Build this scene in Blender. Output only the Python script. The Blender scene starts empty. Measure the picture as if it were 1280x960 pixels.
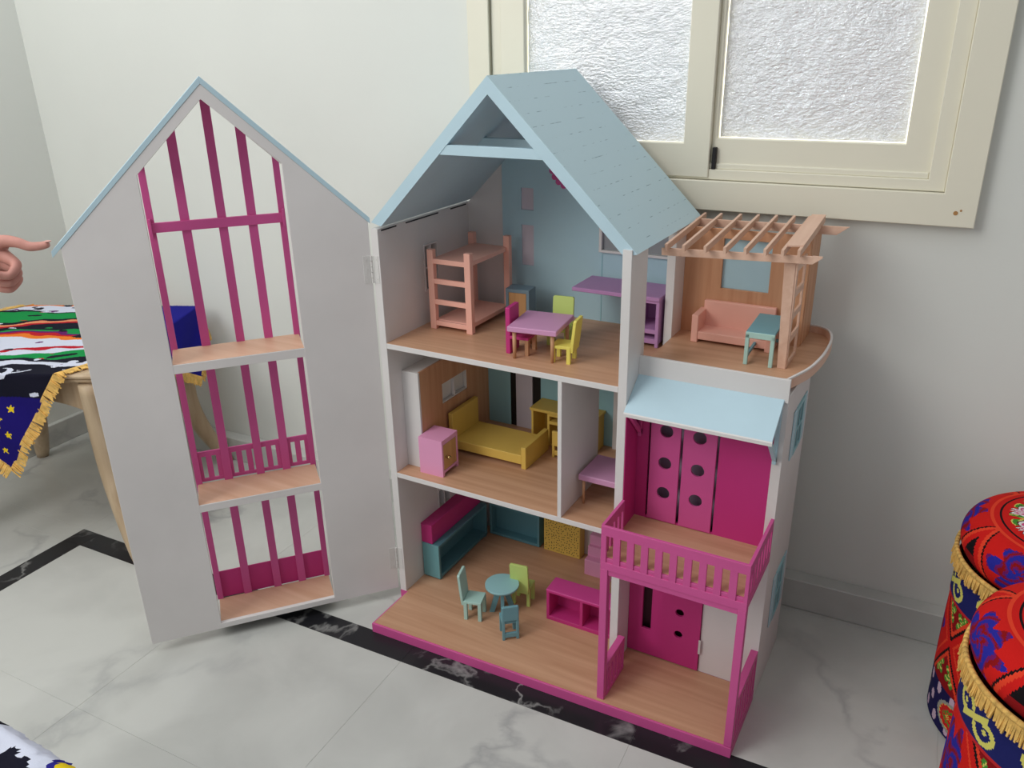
import bpy, bmesh, math, random
from mathutils import Vector, Matrix, noise
C = bpy.context.scene.collection
random.seed(7)

# ------------------------------------------------------------------ camera
cam_d = bpy.data.cameras.new('camera'); cam = bpy.data.objects.new('camera', cam_d); C.objects.link(cam)
cam_d.sensor_width = 36.0; cam_d.lens = 1024.43 / 1280 * 36.0; cam_d.clip_start = 0.02
Rv = Vector((0.87269043, 0.48795583, -0.0176217)); Uv = Vector((-0.1728475, 0.34248139, 0.92348808)); Fv = Vector((-0.4566565, 0.80287334, -0.38322217))
m = Matrix((Rv, Uv, -Fv)).transposed().to_4x4(); m.translation = Vector((1.0495, -1.2843, 1.2309))
cam.matrix_world = m
bpy.context.scene.camera = cam
# ------------------------------------------------------------------ light
w = bpy.data.worlds.new('room_ambient'); bpy.context.scene.world = w; w.use_nodes = True
bg = w.node_tree.nodes['Background']; bg.inputs[0].default_value = (0.93, 0.96, 1.0, 1); bg.inputs[1].default_value = 0.36
def area(name, loc, target, sx, sy, power, col):
    l = bpy.data.lights.new(name, 'AREA'); l.shape = 'RECTANGLE'; l.size = sx; l.size_y = sy; l.energy = power; l.color = col
    o = bpy.data.objects.new(name, l); C.objects.link(o); o.location = loc
    o.rotation_euler = (Vector(target) - Vector(loc)).to_track_quat('-Z', 'Y').to_euler()
    return o
area('daylight_from_room', (-1.25, -2.3, 2.2), (-0.1, 0.3, 0.75), 1.9, 1.6, 56, (1.0, 0.99, 0.955))
area('ceiling_bounce', (-0.4, -0.8, 2.7), (-0.6, -0.6, 0), 2.0, 2.0, 24, (0.96, 0.98, 1.0))
vs = bpy.context.scene.view_settings
bpy.context.scene.display_settings.display_device = 'sRGB'
vs.view_transform = 'Standard'; vs.look = 'None'; vs.gamma = 1; vs.use_curve_mapping = False; vs.exposure = 0.0

# ------------------------------------------------------------------ materials
def lin(c):
    return tuple(((v/255)/12.92 if v/255 <= .04045 else ((v/255+.055)/1.055)**2.4) for v in c)
MATS = {}
def mat(name, rgb, rough=.5, spec=.4, metal=0, bump=0, bscale=300, var=.03, vscale=6):
    if name in MATS: return MATS[name]
    M = bpy.data.materials.new(name); M.use_nodes = True; nt = M.node_tree; b = nt.nodes['Principled BSDF']
    c = lin(rgb)
    b.inputs['Roughness'].default_value = rough; b.inputs['Metallic'].default_value = metal
    b.inputs['Specular IOR Level'].default_value = spec
    tc = nt.nodes.new('ShaderNodeTexCoord')
    n = nt.nodes.new('ShaderNodeTexNoise'); n.inputs['Scale'].default_value = vscale; n.inputs['Detail'].default_value = 4
    nt.links.new(tc.outputs['Object'], n.inputs['Vector'])
    r = nt.nodes.new('ShaderNodeValToRGB'); e = r.color_ramp.elements
    e[0].position = .3; e[1].position = .7
    e[0].color = (*[max(0, v*(1-var*2)) for v in c], 1); e[1].color = (*[min(1, v*(1+var)) for v in c], 1)
    nt.links.new(n.outputs['Fac'], r.inputs['Fac']); nt.links.new(r.outputs['Color'], b.inputs['Base Color'])
    if bump:
        n2 = nt.nodes.new('ShaderNodeTexNoise'); n2.inputs['Scale'].default_value = bscale; n2.inputs['Detail'].default_value = 3
        nt.links.new(tc.outputs['Object'], n2.inputs['Vector'])
        bp = nt.nodes.new('ShaderNodeBump'); bp.inputs['Strength'].default_value = bump; bp.inputs['Distance'].default_value = .002
        nt.links.new(n2.outputs['Fac'], bp.inputs['Height']); nt.links.new(bp.outputs['Normal'], b.inputs['Normal'])
    MATS[name] = M; return M
def wood(name, rgb, rgb2, axis='x', rough=.45, sc=1.0):
    M = bpy.data.materials.new(name); M.use_nodes = True; nt = M.node_tree; b = nt.nodes['Principled BSDF']
    b.inputs['Roughness'].default_value = rough; b.inputs['Specular IOR Level'].default_value = .35
    tc = nt.nodes.new('ShaderNodeTexCoord'); mp = nt.nodes.new('ShaderNodeMapping')
    s = {'x': (3, 60, 60), 'y': (60, 3, 60), 'z': (60, 60, 3)}[axis]
    mp.inputs['Scale'].default_value = [v*sc for v in s]
    n = nt.nodes.new('ShaderNodeTexNoise'); n.inputs['Scale'].default_value = 1; n.inputs['Detail'].default_value = 6; n.inputs['Distortion'].default_value = .6
    r = nt.nodes.new('ShaderNodeValToRGB'); e = r.color_ramp.elements; e[0].position = .3; e[1].position = .72
    e[0].color = (*lin(rgb2), 1); e[1].color = (*lin(rgb), 1)
    nt.links.new(tc.outputs['Object'], mp.inputs['Vector']); nt.links.new(mp.outputs['Vector'], n.inputs['Vector'])
    nt.links.new(n.outputs['Fac'], r.inputs['Fac']); nt.links.new(r.outputs['Color'], b.inputs['Base Color'])
    MATS[name] = M; return M
def colattr(name, rough=.85):
    M = bpy.data.materials.new(name); M.use_nodes = True; nt = M.node_tree; b = nt.nodes['Principled BSDF']
    a = nt.nodes.new('ShaderNodeVertexColor'); a.layer_name = 'pattern'
    nt.links.new(a.outputs['Color'], b.inputs['Base Color']); b.inputs['Roughness'].default_value = rough
    b.inputs['Specular IOR Level'].default_value = .15
    tc = nt.nodes.new('ShaderNodeTexCoord'); n2 = nt.nodes.new('ShaderNodeTexNoise'); n2.inputs['Scale'].default_value = 500
    nt.links.new(tc.outputs['Object'], n2.inputs['Vector'])
    bp = nt.nodes.new('ShaderNodeBump'); bp.inputs['Strength'].default_value = .25; bp.inputs['Distance'].default_value = .001
    nt.links.new(n2.outputs['Fac'], bp.inputs['Height']); nt.links.new(bp.outputs['Normal'], b.inputs['Normal'])
    MATS[name] = M; return M

WHITE = mat('white_painted_board', (222, 218, 216), .45)
WALLM = mat('white_wall_paint', (222, 224, 218), .8, .2, bump=.15, bscale=60, var=.02, vscale=1.5)
BLUE = mat('pale_blue_paint', (186, 212, 223), .5, bump=.1, bscale=120)
BLUEIN = mat('inner_blue_paint', (178, 209, 219), .55)
BLUED = mat('teal_blue_paint_dark', (152, 196, 204), .55)
PINK = mat('magenta_pink_paint', (208, 86, 150), .45)
MAG = mat('deep_magenta_paint', (196, 52, 126), .5)
SALMON = mat('salmon_paint', (242, 182, 164), .5)
PURP = mat('orchid_paint', (212, 154, 192), .45)
VIO = mat('violet_paint', (190, 140, 188), .45)
ROSE = mat('rose_pink_paint', (230, 158, 196), .45)
YEL = mat('mustard_yellow_paint', (224, 188, 92), .5)
YEL2 = mat('lemon_yellow_paint', (238, 224, 108), .5)
LIME = mat('lime_green_paint', (204, 224, 128), .5)
MINT = mat('mint_paint', (176, 212, 202), .5)
TEAL = mat('teal_paint', (112, 160, 170), .5)
TURQ = mat('turquoise_paint', (90, 138, 150), .5)
SLATE = mat('slate_blue_paint', (120, 142, 154), .5)
BLACK = mat('black_plastic', (24, 20, 22), .5)
DARK = mat('dark_glass', (58, 62, 62), .3)
LILAC = mat('lilac_grey_board', (206, 196, 206), .55)
CREAM = mat('cream_window_aluminium', (230, 225, 206), .35, .5, var=.01)
CREAMD = mat('cream_window_seam', (150, 146, 128), .5)
BRASS = mat('brass_knob', (190, 160, 110), .25, .5, metal=1)
STEEL = mat('painted_hinge_metal', (214, 211, 208), .5, .4, metal=0, bump=.3, bscale=200)
SKIN = mat('skin', (196, 140, 128), .55, .3, bump=.1, bscale=250, var=.06, vscale=40)
NAIL = mat('fingernail', (214, 164, 154), .3)
GOLD = mat('gold_fringe', (236, 190, 104), .75, bump=.5, bscale=600, var=.15, vscale=80)
WF = wood('light_wood_floor', (208, 164, 132), (190, 144, 112), 'x', .4)
WFU = wood('door_shelf_wood', (218, 178, 152), (204, 160, 132), 'x', .45, .7)
WB = wood('brown_plywood', (212, 162, 126), (192, 138, 102), 'z', .5)
WP = wood('pergola_wood', (226, 190, 168), (212, 172, 148), 'y', .5)
WL = wood('light_birch_leg', (210, 164, 126), (190, 140, 104), 'z', .5)
WD = wood('carved_table_wood', (206, 184, 154), (172, 146, 116), 'z', .4, .5)
PANEL = wood('wooden_door_inset', (206, 160, 110), (184, 136, 88), 'z', .5)

# shingle paint: faint scored dashes in rows parallel to the ridge
def shingle():
    M = bpy.data.materials.new('scored_shingle_paint'); M.use_nodes = True; nt = M.node_tree; b = nt.nodes['Principled BSDF']
    b.inputs['Roughness'].default_value = .5; b.inputs['Specular IOR Level'].default_value = .35
    tc = nt.nodes.new('ShaderNodeTexCoord'); mp = nt.nodes.new('ShaderNodeMapping'); mp.vector_type = 'POINT'
    sp = nt.nodes.new('ShaderNodeSeparateXYZ'); nt.links.new(tc.outputs['UV'], sp.inputs[0])
    def mth(op, a_, b_=None):
        n_ = nt.nodes.new('ShaderNodeMath'); n_.operation = op
        nt.links.new(a_, n_.inputs[0])
        if b_ is not None:
            if isinstance(b_, float): n_.inputs[1].default_value = b_
            else: nt.links.new(b_, n_.inputs[1])
        return n_.outputs[0]
    fr = mth('FRACT', mth('MULTIPLY', sp.outputs[1], 1/.0295)); line = mth('LESS_THAN', fr, .045)
    n = nt.nodes.new('ShaderNodeTexNoise'); n.inputs['Scale'].default_value = 46; n.inputs['Detail'].default_value = 1
    nt.links.new(tc.outputs['UV'], n.inputs['Vector'])
    r = nt.nodes.new('ShaderNodeValToRGB'); r.color_ramp.elements[0].position = .54; r.color_ramp.elements[1].position = .66
    nt.links.new(n.outputs['Fac'], r.inputs['Fac'])
    mu = nt.nodes.new('ShaderNodeMath'); mu.operation = 'MULTIPLY'
    nt.links.new(line, mu.inputs[0]); nt.links.new(r.outputs['Color'], mu.inputs[1])
    mx = nt.nodes.new('ShaderNodeMixRGB'); mx.inputs[1].default_value = (*lin((190, 215, 223)), 1); mx.inputs[2].default_value = (*lin((126, 158, 168)), 1)
    nt.links.new(mu.outputs[0], mx.inputs[0]); nt.links.new(mx.outputs[0], b.inputs['Base Color'])
    bp = nt.nodes.new('ShaderNodeBump'); bp.invert = True; bp.inputs['Strength'].default_value = .25; bp.inputs['Distance'].default_value = .001
    nt.links.new(line, bp.inputs['Height']); nt.links.new(bp.outputs['Normal'], b.inputs['Normal'])
    return M
SHING = shingle()
def marble(name, base, vein, dark=False):
    M = bpy.data.materials.new(name); M.use_nodes = True; nt = M.node_tree; b = nt.nodes['Principled BSDF']
    b.inputs['Roughness'].default_value = .28; b.inputs['Specular IOR Level'].default_value = .4
    geo = nt.nodes.new('ShaderNodeNewGeometry')
    n1 = nt.nodes.new('ShaderNodeTexNoise'); n1.inputs['Scale'].default_value = 1.9 if not dark else 4; n1.inputs['Detail'].default_value = 7; n1.inputs['Distortion'].default_value = .25
    nt.links.new(geo.outputs['Position'], n1.inputs['Vector'])
    # thin veins where the noise crosses one half
    su = nt.nodes.new('ShaderNodeMath'); su.operation = 'SUBTRACT'; su.inputs[1].default_value = .5
    ab = nt.nodes.new('ShaderNodeMath'); ab.operation = 'ABSOLUTE'
    nt.links.new(n1.outputs['Fac'], su.inputs[0]); nt.links.new(su.outputs[0], ab.inputs[0])
    r1 = nt.nodes.new('ShaderNodeValToRGB'); r1.color_ramp.elements[0].position = 0; r1.color_ramp.elements[1].position = .018 if not dark else .012
    r1.color_ramp.elements[0].color = (1, 1, 1, 1); r1.color_ramp.elements[1].color = (0, 0, 0, 1)
    nt.links.new(ab.outputs[0], r1.inputs['Fac'])
    n2 = nt.nodes.new('ShaderNodeTexNoise'); n2.inputs['Scale'].default_value = 5.0 if not dark else 9; n2.inputs['Detail'].default_value = 6; n2.inputs['Distortion'].default_value = .5
    nt.links.new(geo.outputs['Position'], n2.inputs['Vector'])
    r2 = nt.nodes.new('ShaderNodeValToRGB'); e = r2.color_ramp.elements
    if dark: e[0].position = .58; e[1].position = .68
    else: e[0].position = .3; e[1].position = .62
    if dark: e[0].color = (*base, 1); e[1].color = (*vein, 1)
    else: e[0].color = (*[v*.84 for v in base], 1); e[1].color = (*base, 1)
    nt.links.new(n2.outputs['Fac'], r2.inputs['Fac'])
    mx = nt.nodes.new('ShaderNodeMixRGB'); mu = nt.nodes.new('ShaderNodeMath'); mu.operation = 'MULTIPLY'
    n3 = nt.nodes.new('ShaderNodeTexNoise'); n3.inputs['Scale'].default_value = 3.3
    nt.links.new(geo.outputs['Position'], n3.inputs['Vector'])
    mu.inputs[1].default_value = 1
    nt.links.new(r1.outputs['Color'], mu.inputs[0])
    r3 = nt.nodes.new('ShaderNodeValToRGB'); r3.color_ramp.elements[0].position = .45; r3.color_ramp.elements[1].position = .65
    nt.links.new(n3.outputs['Fac'], r3.inputs['Fac']); nt.links.new(r3.outputs['Color'], mu.inputs[1])
    nt.links.new(mu.outputs[0], mx.inputs[0]); nt.links.new(r2.outputs['Color'], mx.inputs[1]); mx.inputs[2].default_value = (*vein, 1)
    nt.links.new(mx.outputs[0], b.inputs['Base Color'])
    return M
MARB = marble('white_veined_marble', lin((202, 203, 198)), lin((164, 165, 164)))
BMARB = marble('black_marble', lin((34, 34, 38)), lin((150, 150, 148)), True)
def foil():
    M = bpy.data.materials.new('crinkled_foil'); M.use_nodes = True; nt = M.node_tree; b = nt.nodes['Principled BSDF']
    b.inputs['Base Color'].default_value = (.93, .94, .96, 1); b.inputs['Metallic'].default_value = .85; b.inputs['Roughness'].default_value = .22
    tc = nt.nodes.new('ShaderNodeTexCoord')
    mp = nt.nodes.new('ShaderNodeMapping'); mp.inputs['Scale'].default_value = (110, 1, 210)
    nt.links.new(tc.outputs['Object'], mp.inputs['Vector'])
    n = nt.nodes.new('ShaderNodeTexNoise'); n.inputs['Scale'].default_value = 1.0; n.inputs['Detail'].default_value = 5; n.inputs['Roughness'].default_value = .6
    nt.links.new(mp.outputs['Vector'], n.inputs['Vector'])
    n2 = nt.nodes.new('ShaderNodeTexNoise'); n2.inputs['Scale'].default_value = 12; n2.inputs['Detail'].default_value = 3
    nt.links.new(tc.outputs['Object'], n2.inputs['Vector'])
    ad = nt.nodes.new('ShaderNodeMath'); ad.operation = 'MULTIPLY_ADD'; ad.inputs[1].default_value = 1.2
    nt.links.new(n2.outputs['Fac'], ad.inputs[0]); nt.links.new(n.outputs['Fac'], ad.inputs[2])
    bp = nt.nodes.new('ShaderNodeBump'); bp.inputs['Strength'].default_value = 1.0; bp.inputs['Distance'].default_value = .0045
    nt.links.new(ad.outputs[0], bp.inputs['Height']); nt.links.new(bp.outputs['Normal'], b.inputs['Normal'])
    return M
FOIL = foil()
SKYLIT = bpy.data.materials.new('daylit_window_glass'); SKYLIT.use_nodes = True
_b = SKYLIT.node_tree.nodes['Principled BSDF']; _b.inputs['Emission Color'].default_value = (1, .97, .82, 1); _b.inputs['Emission Strength'].default_value = 1.3

# ------------------------------------------------------------------ helpers
def link(name, me, m, parent=None):
    o = bpy.data.objects.new(name, me); C.objects.link(o)
    if m and not me.materials: me.materials.append(m)
    if parent: o.parent = parent
    return o
def finish(bm, name, m, parent=None, smooth=False):
    me = bpy.data.meshes.new(name); bm.normal_update(); bm.to_mesh(me); bm.free()
    if smooth:
        for p in me.polygons: p.use_smooth = True
    return link(name, me, m, parent)
def addbox(bm, x0, x1, y0, y1, z0, z1, bev=.0007, M=None):
    vs = [bm.verts.new(p) for p in ((x0,y0,z0),(x1,y0,z0),(x1,y1,z0),(x0,y1,z0),(x0,y0,z1),(x1,y0,z1),(x1,y1,z1),(x0,y1,z1))]
    fs = [bm.faces.new([vs[i] for i in f]) for f in ((0,3,2,1),(4,5,6,7),(0,1,5,4),(1,2,6,5),(2,3,7,6),(3,0,4,7))]
    if M is not None:
        for v in vs: v.co = M @ v.co
    if bev:
        es = list({e for f in fs for e in f.edges})
        bmesh.ops.bevel(bm, geom=es, offset=bev, segments=1, affect='EDGES')
def box(name, b, m, parent=None, bev=.0007, M=None):
    bm = bmesh.new(); addbox(bm, *b, bev, M); return finish(bm, name, m, parent)
def boxes(name, bs, m, parent=None, bev=.0007):
    bm = bmesh.new()
    for b in bs: addbox(bm, *b, bev)
    return finish(bm, name, m, parent)
def addcyl(bm, a, b, r1, r2=None, seg=12):
    a = Vector(a); b = Vector(b); d = b-a; L = d.length; r2 = r1 if r2 is None else r2
    M = Matrix.Translation(a+d/2) @ d.to_track_quat('Z', 'Y').to_matrix().to_4x4()
    bmesh.ops.create_cone(bm, cap_ends=True, segments=seg, radius1=r1, radius2=r2, depth=L, matrix=M)
def cyl(name, a, b, r1, m, parent=None, r2=None, seg=12):
    bm = bmesh.new(); addcyl(bm, a, b, r1, r2, seg)
    o = finish(bm, name, m, parent); 
    for p in o.data.polygons: p.use_smooth = len(p.vertices) == 4
    return o
def lathe(name, prof, m, parent=None, seg=48, loc=(0,0,0)):
    bm = bmesh.new(); rings = []
    for r, z in prof:
        rings.append([bm.verts.new((loc[0]+r*math.cos(2*math.pi*i/seg), loc[1]+r*math.sin(2*math.pi*i/seg), loc[2]+z)) for i in range(seg)] if r > 1e-6 else [bm.verts.new((loc[0],loc[1],loc[2]+z))])
    for a, b in zip(rings, rings[1:]):
        for i in range(seg):
            j = (i+1) % seg
            if len(a) == 1 and len(b) == 1: continue
            if len(a) == 1: bm.faces.new((a[0], b[j], b[i]))
            elif len(b) == 1: bm.faces.new((a[i], a[j], b[0]))
            else: bm.faces.new((a[i], a[j], b[j], b[i]))
    bmesh.ops.recalc_face_normals(bm, faces=bm.faces)
    return finish(bm, name, m, parent, smooth=True)
def circ(cx, cy, r, n=24): return [(cx+r*math.cos(2*math.pi*i/n), cy+r*math.sin(2*math.pi*i/n)) for i in range(n)]
def rect(u0, u1, v0, v1): return [(u0,v0),(u1,v0),(u1,v1),(u0,v1)]
def plate(name, loops, th, O, U, V, m, parent=None, bev=0):
    """board cut to an outline with holes: loops in (u,v), thickness th centred on the plane O+uU+vV"""
    cu = bpy.data.curves.new(name, 'CURVE'); cu.dimensions = '2D'; cu.fill_mode = 'BOTH'; cu.extrude = th/2-bev; cu.bevel_depth = bev; cu.bevel_resolution = 0; cu.offset = -bev
    for lp in loops:
        s = cu.splines.new('POLY'); s.points.add(len(lp)-1); s.use_cyclic_u = True
        for p, q in zip(s.points, lp): p.co = (q[0], q[1], 0, 1)
    t = bpy.data.objects.new('temp', cu); C.objects.link(t)
    me = bpy.data.meshes.new_from_object(t.evaluated_get(bpy.context.evaluated_depsgraph_get()))
    bpy.data.objects.remove(t); bpy.data.curves.remove(cu)
    U = Vector(U).normalized(); V = Vector(V).normalized(); N = U.cross(V)
    M = Matrix((U, V, N)).transposed().to_4x4(); M.translation = Vector(O); me.transform(M)
    me.name = name; me.materials.clear(); me.polygons.foreach_set('use_smooth', [False]*len(me.polygons))
    return link(name, me, m, parent)
X, Y, Z = (1,0,0), (0,1,0), (0,0,1)
def thing(name, label, cat, loc=(0,0,0), rz=0, group=None, kind=None):
    o = bpy.data.objects.new(name, None); C.objects.link(o); o.location = loc; o.rotation_euler = (0,0,rz); o.empty_display_size = .02
    if label: o['label'] = label
    if cat: o['category'] = cat
    if group: o['group'] = group
    if kind: o['kind'] = kind
    return o
def struct(o, label=None):
    o['kind'] = 'structure'
    if label: o['label'] = label
    return o
R = math.radians

# ------------------------------------------------------------------ room shell (room axes are turned 2.3 degrees from the doll house)
A = math.atan(.04); ca, sa = math.cos(A), math.sin(A)
def W2(s, d=0, z=0):   # s along window wall, d into the room
    return Vector((.95 + s*ca + d*sa, .443 + s*sa - d*ca, z))
wall_rot = A
def shellbox(name, s0, s1, d0, d1, z0, z1, m, label=None, bev=0, kind=True, parent=None):
    o = box(name, (s0, s1, -d1, -d0, z0, z1), m, parent, bev)
    if parent is None:
        o.location = (.95, .443, 0); o.rotation_euler = (0,0,A)
    if kind: struct(o, label)
    return o
SL = (-1.557-.95)/ca    # left corner along the wall
wbk = plate('wall_back', [rect(SL-.1, 2.2, 0, 2.75), rect((.03-.95)/ca, (1.03-.95)/ca, .93, 1.72)], .1, (0,.05,0), X, Z, WALLM)
wbk.location = (.95,.443,0); wbk.rotation_euler = (0,0,A); struct(wbk)
shellbox('wall_left', SL-.1, SL, 0, 3.6, 0, 2.75, WALLM)
# floor: base bed plus marble tiles
fl = shellbox('floor', SL-.1, 2.2, -.1, 3.6, -.03, -.0008, mat('floor_grout', (188,188,182), .8), 'white marble floor')
def tile(s0, s1, d0, d1, m, nm, g=.00015):
    if s1-s0 < .02 or d1-d0 < .005: return
    box(nm, (s0+g, s1-g, -d1+g, -d0-g, -.012, 0), m, fl, .0003)
def inv(x, y):
    dx, dy = x-.95, y-.443; return dx*ca+dy*sa, dx*sa-dy*ca   # s, d
# black strip lines in room coordinates
sB, dB0 = inv(-.971, -.167); dB1 = dB0 + .060
sV0, sV1 = sB, sB+.062
ts = .52
s_edges = sorted([s for s in [SL] + [sV1 + ts*k for k in range(-3, 9)] if SL <= s <= 2.2 and not (sV0 < s < sV1)] + [sV0, 2.2])
d_top = [0, dB0-.52 if dB0-.52 > .02 else .0, dB0]
ds = [0.0, .05, dB0, dB1] + [dB1 + .40*k for k in range(1, 9)]
ds = [d for d in ds if d < 3.6] + [3.6]
for i, (a, b) in enumerate(zip(s_edges, s_edges[1:])):
    for c_, d_ in zip(ds, ds[1:]):
        black = (abs(c_-dB0) < 1e-6 and a >= sV0-1e-6) or (abs(a-sV0) < 1e-6 and abs(b-sV1) < 1e-6 and c_ >= dB0-1e-6)
        tile(a, b, c_, d_, BMARB if black else MARB, 'border_tile' if black else 'marble_tile')
# marble skirting with a shelf-like top
bb = shellbox('baseboard_back', SL, 2.2, 0, .040, 0, .0775, MARB, 'marble skirting under the window wall', .002)
shellbox('baseboard_left', SL, SL+.02, .045, 3.6, 0, .0775, MARB, 'marble skirting along the left wall', .002)

# ------------------------------------------------------------------ window with foil-covered panes
def ws(x): return (x-.95)/ca
win = thing('window_1', 'cream aluminium sliding window with crinkled foil over both panes', None, (.95,.443,0), A, kind='structure')
x0, x1, zb, ztop = ws(.006), ws(1.052), .905, 1.75
def wb(name, s0, s1, z0, z1, d0, d1, m=CREAM, bev=.002, par=win):
    return box(name, (s0, s1, -d1, -d0, z0, z1), m, par, bev)
def mitre(name, so0, so1, zo0, zo1, tk, d0, d1, m=CREAM, bev=.0015, par=win):
    l = [[(so0,zo0),(so1,zo0),(so1,zo1),(so0,zo1)], [(so0+tk[0],zo0+tk[1]),(so1-tk[2],zo0+tk[1]),(so1-tk[2],zo1-tk[3]),(so0+tk[0],zo1-tk[3])]]
    return plate(name, l, d1-d0, (0,-(d0+d1)/2,0), X, Z, m, par, bev)
mitre('outer_frame', x0, x1, zb, ztop, (.053, .060, .058, .06), -.02, .026)
mitre('inner_frame', x0+.054, x1-.058, zb+.061, ztop-.06, (.026, .021, .030, .03), -.02, .016)
wb('frame_seam', x0+.0525, x0+.0545, zb+.06, ztop-.06, -.01, .0235, CREAMD, 0)
wb('bottom_track', ws(.085), ws(.964), .986, .9985, -.02, .010)
# left sash (in front)
mitre('left_sash', ws(.084), ws(.5575), .970, ztop-.09, (.0575, .067, .0545, .06), -.004, .020)
mitre('right_sash', ws(.5575), ws(.9655), .997, ztop-.09, (.010, .050, .049, .06), -.018, .006)
wb('corner_block', ws(.5625), ws(.5705), .987, 1.030, .006, .017, BLACK, .001)
gp = wb('daylit_pane', ws(.10), ws(.96), 1.0, ztop-.1, -.0195, -.0185, SKYLIT, 0)
def foilsheet(name, s0, s1, z0, z1, d):
    bm = bmesh.new(); nx, nz = 90, 110; g = []
    for j in range(nz+1):
        row = []
        for i in range(nx+1):
            s = s0+(s1-s0)*i/nx; z = z0+(z1-z0)*j/nz
            e = min(i, nx-i, j)/4
            zz = z + (.0016*noise.noise(Vector((s*30, 0, 7))) if j == 0 else 0)
            ss = s + (.0008*noise.noise(Vector((3, z*30, 7))) if i in (0, nx) else 0)
            row.append(bm.verts.new((ss, -d-.0018*noise.noise(Vector((s*45, 1, z*70)))-.0015*noise.noise(Vector((s*14, 1, z*18))), zz)))
        g.append(row)
    for j in range(nz):
        for i in range(nx): bm.faces.new((g[j][i], g[j][i+1], g[j+1][i+1], g[j+1][i]))
    return finish(bm, name, FOIL, win, True)
foilsheet('foil_sheet', ws(.1435), ws(.5015), 1.0375, ztop-.15, .001)
foilsheet('foil_sheet', ws(.5695), ws(.9140), 1.0485, ztop-.15, -.012)
cyl('rust_spot', (ws(1.018), -.0262, .931), (ws(1.018), -.0266, .931), .004, mat('rust', (176,130,80), .8), win)
cyl('rust_spot', (ws(1.026), -.0262, .936), (ws(1.026), -.0266, .936), .002, MATS['rust'], win)

# ------------------------------------------------------------------ doll house
W, T, YB, F3, F2, FD = .557, .017, .340, .654, .346, .0246
H = thing('dollhouse', 'tall open wooden dollhouse with pale blue roof and pink balcony', 'dollhouse')
RA, RE, RX = 1.1817, .8987, .2785     # ridge height, right eave height, ridge x
slope = (RA-RE)/(.565-RX)
def roofz(x): return RA-slope*abs(x-RX)
# side walls: left with two small windows, right cut open above the terrace
plate('left_wall', [[(0,.0240),(YB+.01,.0240),(YB+.01,roofz(0)-.012),(0,roofz(0)-.012)], rect(.152,.206,.727,.831), rect(.152,.206,.168,.272)], T, (T/2,0,0), Y, Z, WHITE, H, .0006)
for zc in (.779, .220):
    fr = plate('side_window_frame', [rect(.152,.206,zc-.052,zc+.052), rect(.156,.176,zc-.048,zc-.002), rect(.180,.202,zc-.048,zc-.002), rect(.156,.176,zc+.002,zc+.048), rect(.180,.202,zc+.002,zc+.048)], .020, (T/2,0,0), Y, Z, WHITE, H, .0004)
    box('window_glass', (.0015,.0030,.150,.208,zc-.053,zc+.053), DARK, H, 0)
    box('shutter', (-.006,-.001,.122,.150,zc-.054,zc+.054), BLUE, H); box('shutter', (-.006,-.001,.208,.236,zc-.054,zc+.054), BLUE, H)
plate('right_wall', [[(0,.0240),(YB+.01,.0240),(YB+.01,roofz(W)-.004),(.236,roofz(W)-.004),(.236,F3),(.079,F3),(.079,roofz(W)-.001),(0,roofz(W)-.001)]], T, (W-T/2,0,0), Y, Z, WHITE, H, .0006)
# back wall gable
def gable(y, th, x0, x1, z0, drop, m, name, holes=(), bev=0):
    o = [(x0,z0),(x1,z0),(x1,roofz(x1)-drop)] + ([(RX,RA-drop)] if x0 < RX < x1 else []) + [(x0,roofz(x0)-drop)]
    return plate(name, [o]+list(holes), th, (0,y,0), X, Z, m, H, bev)
gable(YB+.006, .012, T, W-T, 0, .030, WHITE, 'back_wall')
gable(YB-.002, .004, .1117, W-T, F3, .031, BLUEIN, 'blue_back_panel', [rect(.160,.1915,.887,.936), rect(.160,.1915,.761,.854)])
box('oblong_inset', (.158,.194,YB-.0012,YB-.0002,.759,.938), LILAC, H, 0)
box('panel_seam', (.3585,.3605,YB-.0048,YB-.0038,F3,.806), BLUED, H, 0)
# white framed wall window and ledge
plate('wall_window_frame', [rect(.355,.520,.812,.874), rect(.3615,.516,.8175,.868)], .012, (0,YB-.008,0), X, Z, WHITE, H, .0005)
box('window_glass', (.3615,.516,YB-.006,YB-.0045,.8175,.868), mat('grey_glass', (150,152,156), .2), H, 0)
# scalloped flower
pts = []
for i in range(168):
    a = 2*math.pi*i/168; r = .0475 + .0062*abs(math.sin(a*10.5))**.6; pts.append((.284+r*math.cos(a), .991+r*math.sin(a)))
plate('scalloped_rosette', [pts, circ(.284,.991,.016)], .004, (0,YB-.0065,0), X, Z, PINK, H, .0004)
# floors
def board(name, x0, x1, y0, y1, ztop, th, edge=.0035):
    o = box(name, (x0,x1,y0,y1,ztop-th,ztop-.0006), WHITE, H, .0005)
    box('wood_veneer', (x0,x1,y0+.0012,y1,ztop-.0008,ztop), WF, o, 0); return o
board('upper_floor', T, W-T, 0, YB, F3, .012)
board('middle_floor', T, W-T, 0, YB, F2, .012)
# ground deck
dk = [(.0174,-.133),(.828,-.105),(.828,.0635),(.8105,.0635),(.8105,.262),(W,.262),(W,YB-.0005),(0,YB-.0005),(0,0),(.0174,0)]
plate('base_deck', [dk], .0234, (0,0,.0117), X, Y, PINK, H, .0006)
ins = [(.0215,-.1285),(.8255,-.1012),(.8255,.063),(W,.063),(W,YB),(T,YB),(T,.001),(.0215,.001)]
plate('deck_veneer', [ins], .0012, (0,0,FD-.0006), X, Y, WF, H)
# partition
plate('partition', [[(0,F2),(.181,F2),(.181,F3-.012),(0,F3-.012)]], .0085, (.4225,0,0), Y, Z, WHITE, H, .0005)
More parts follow.
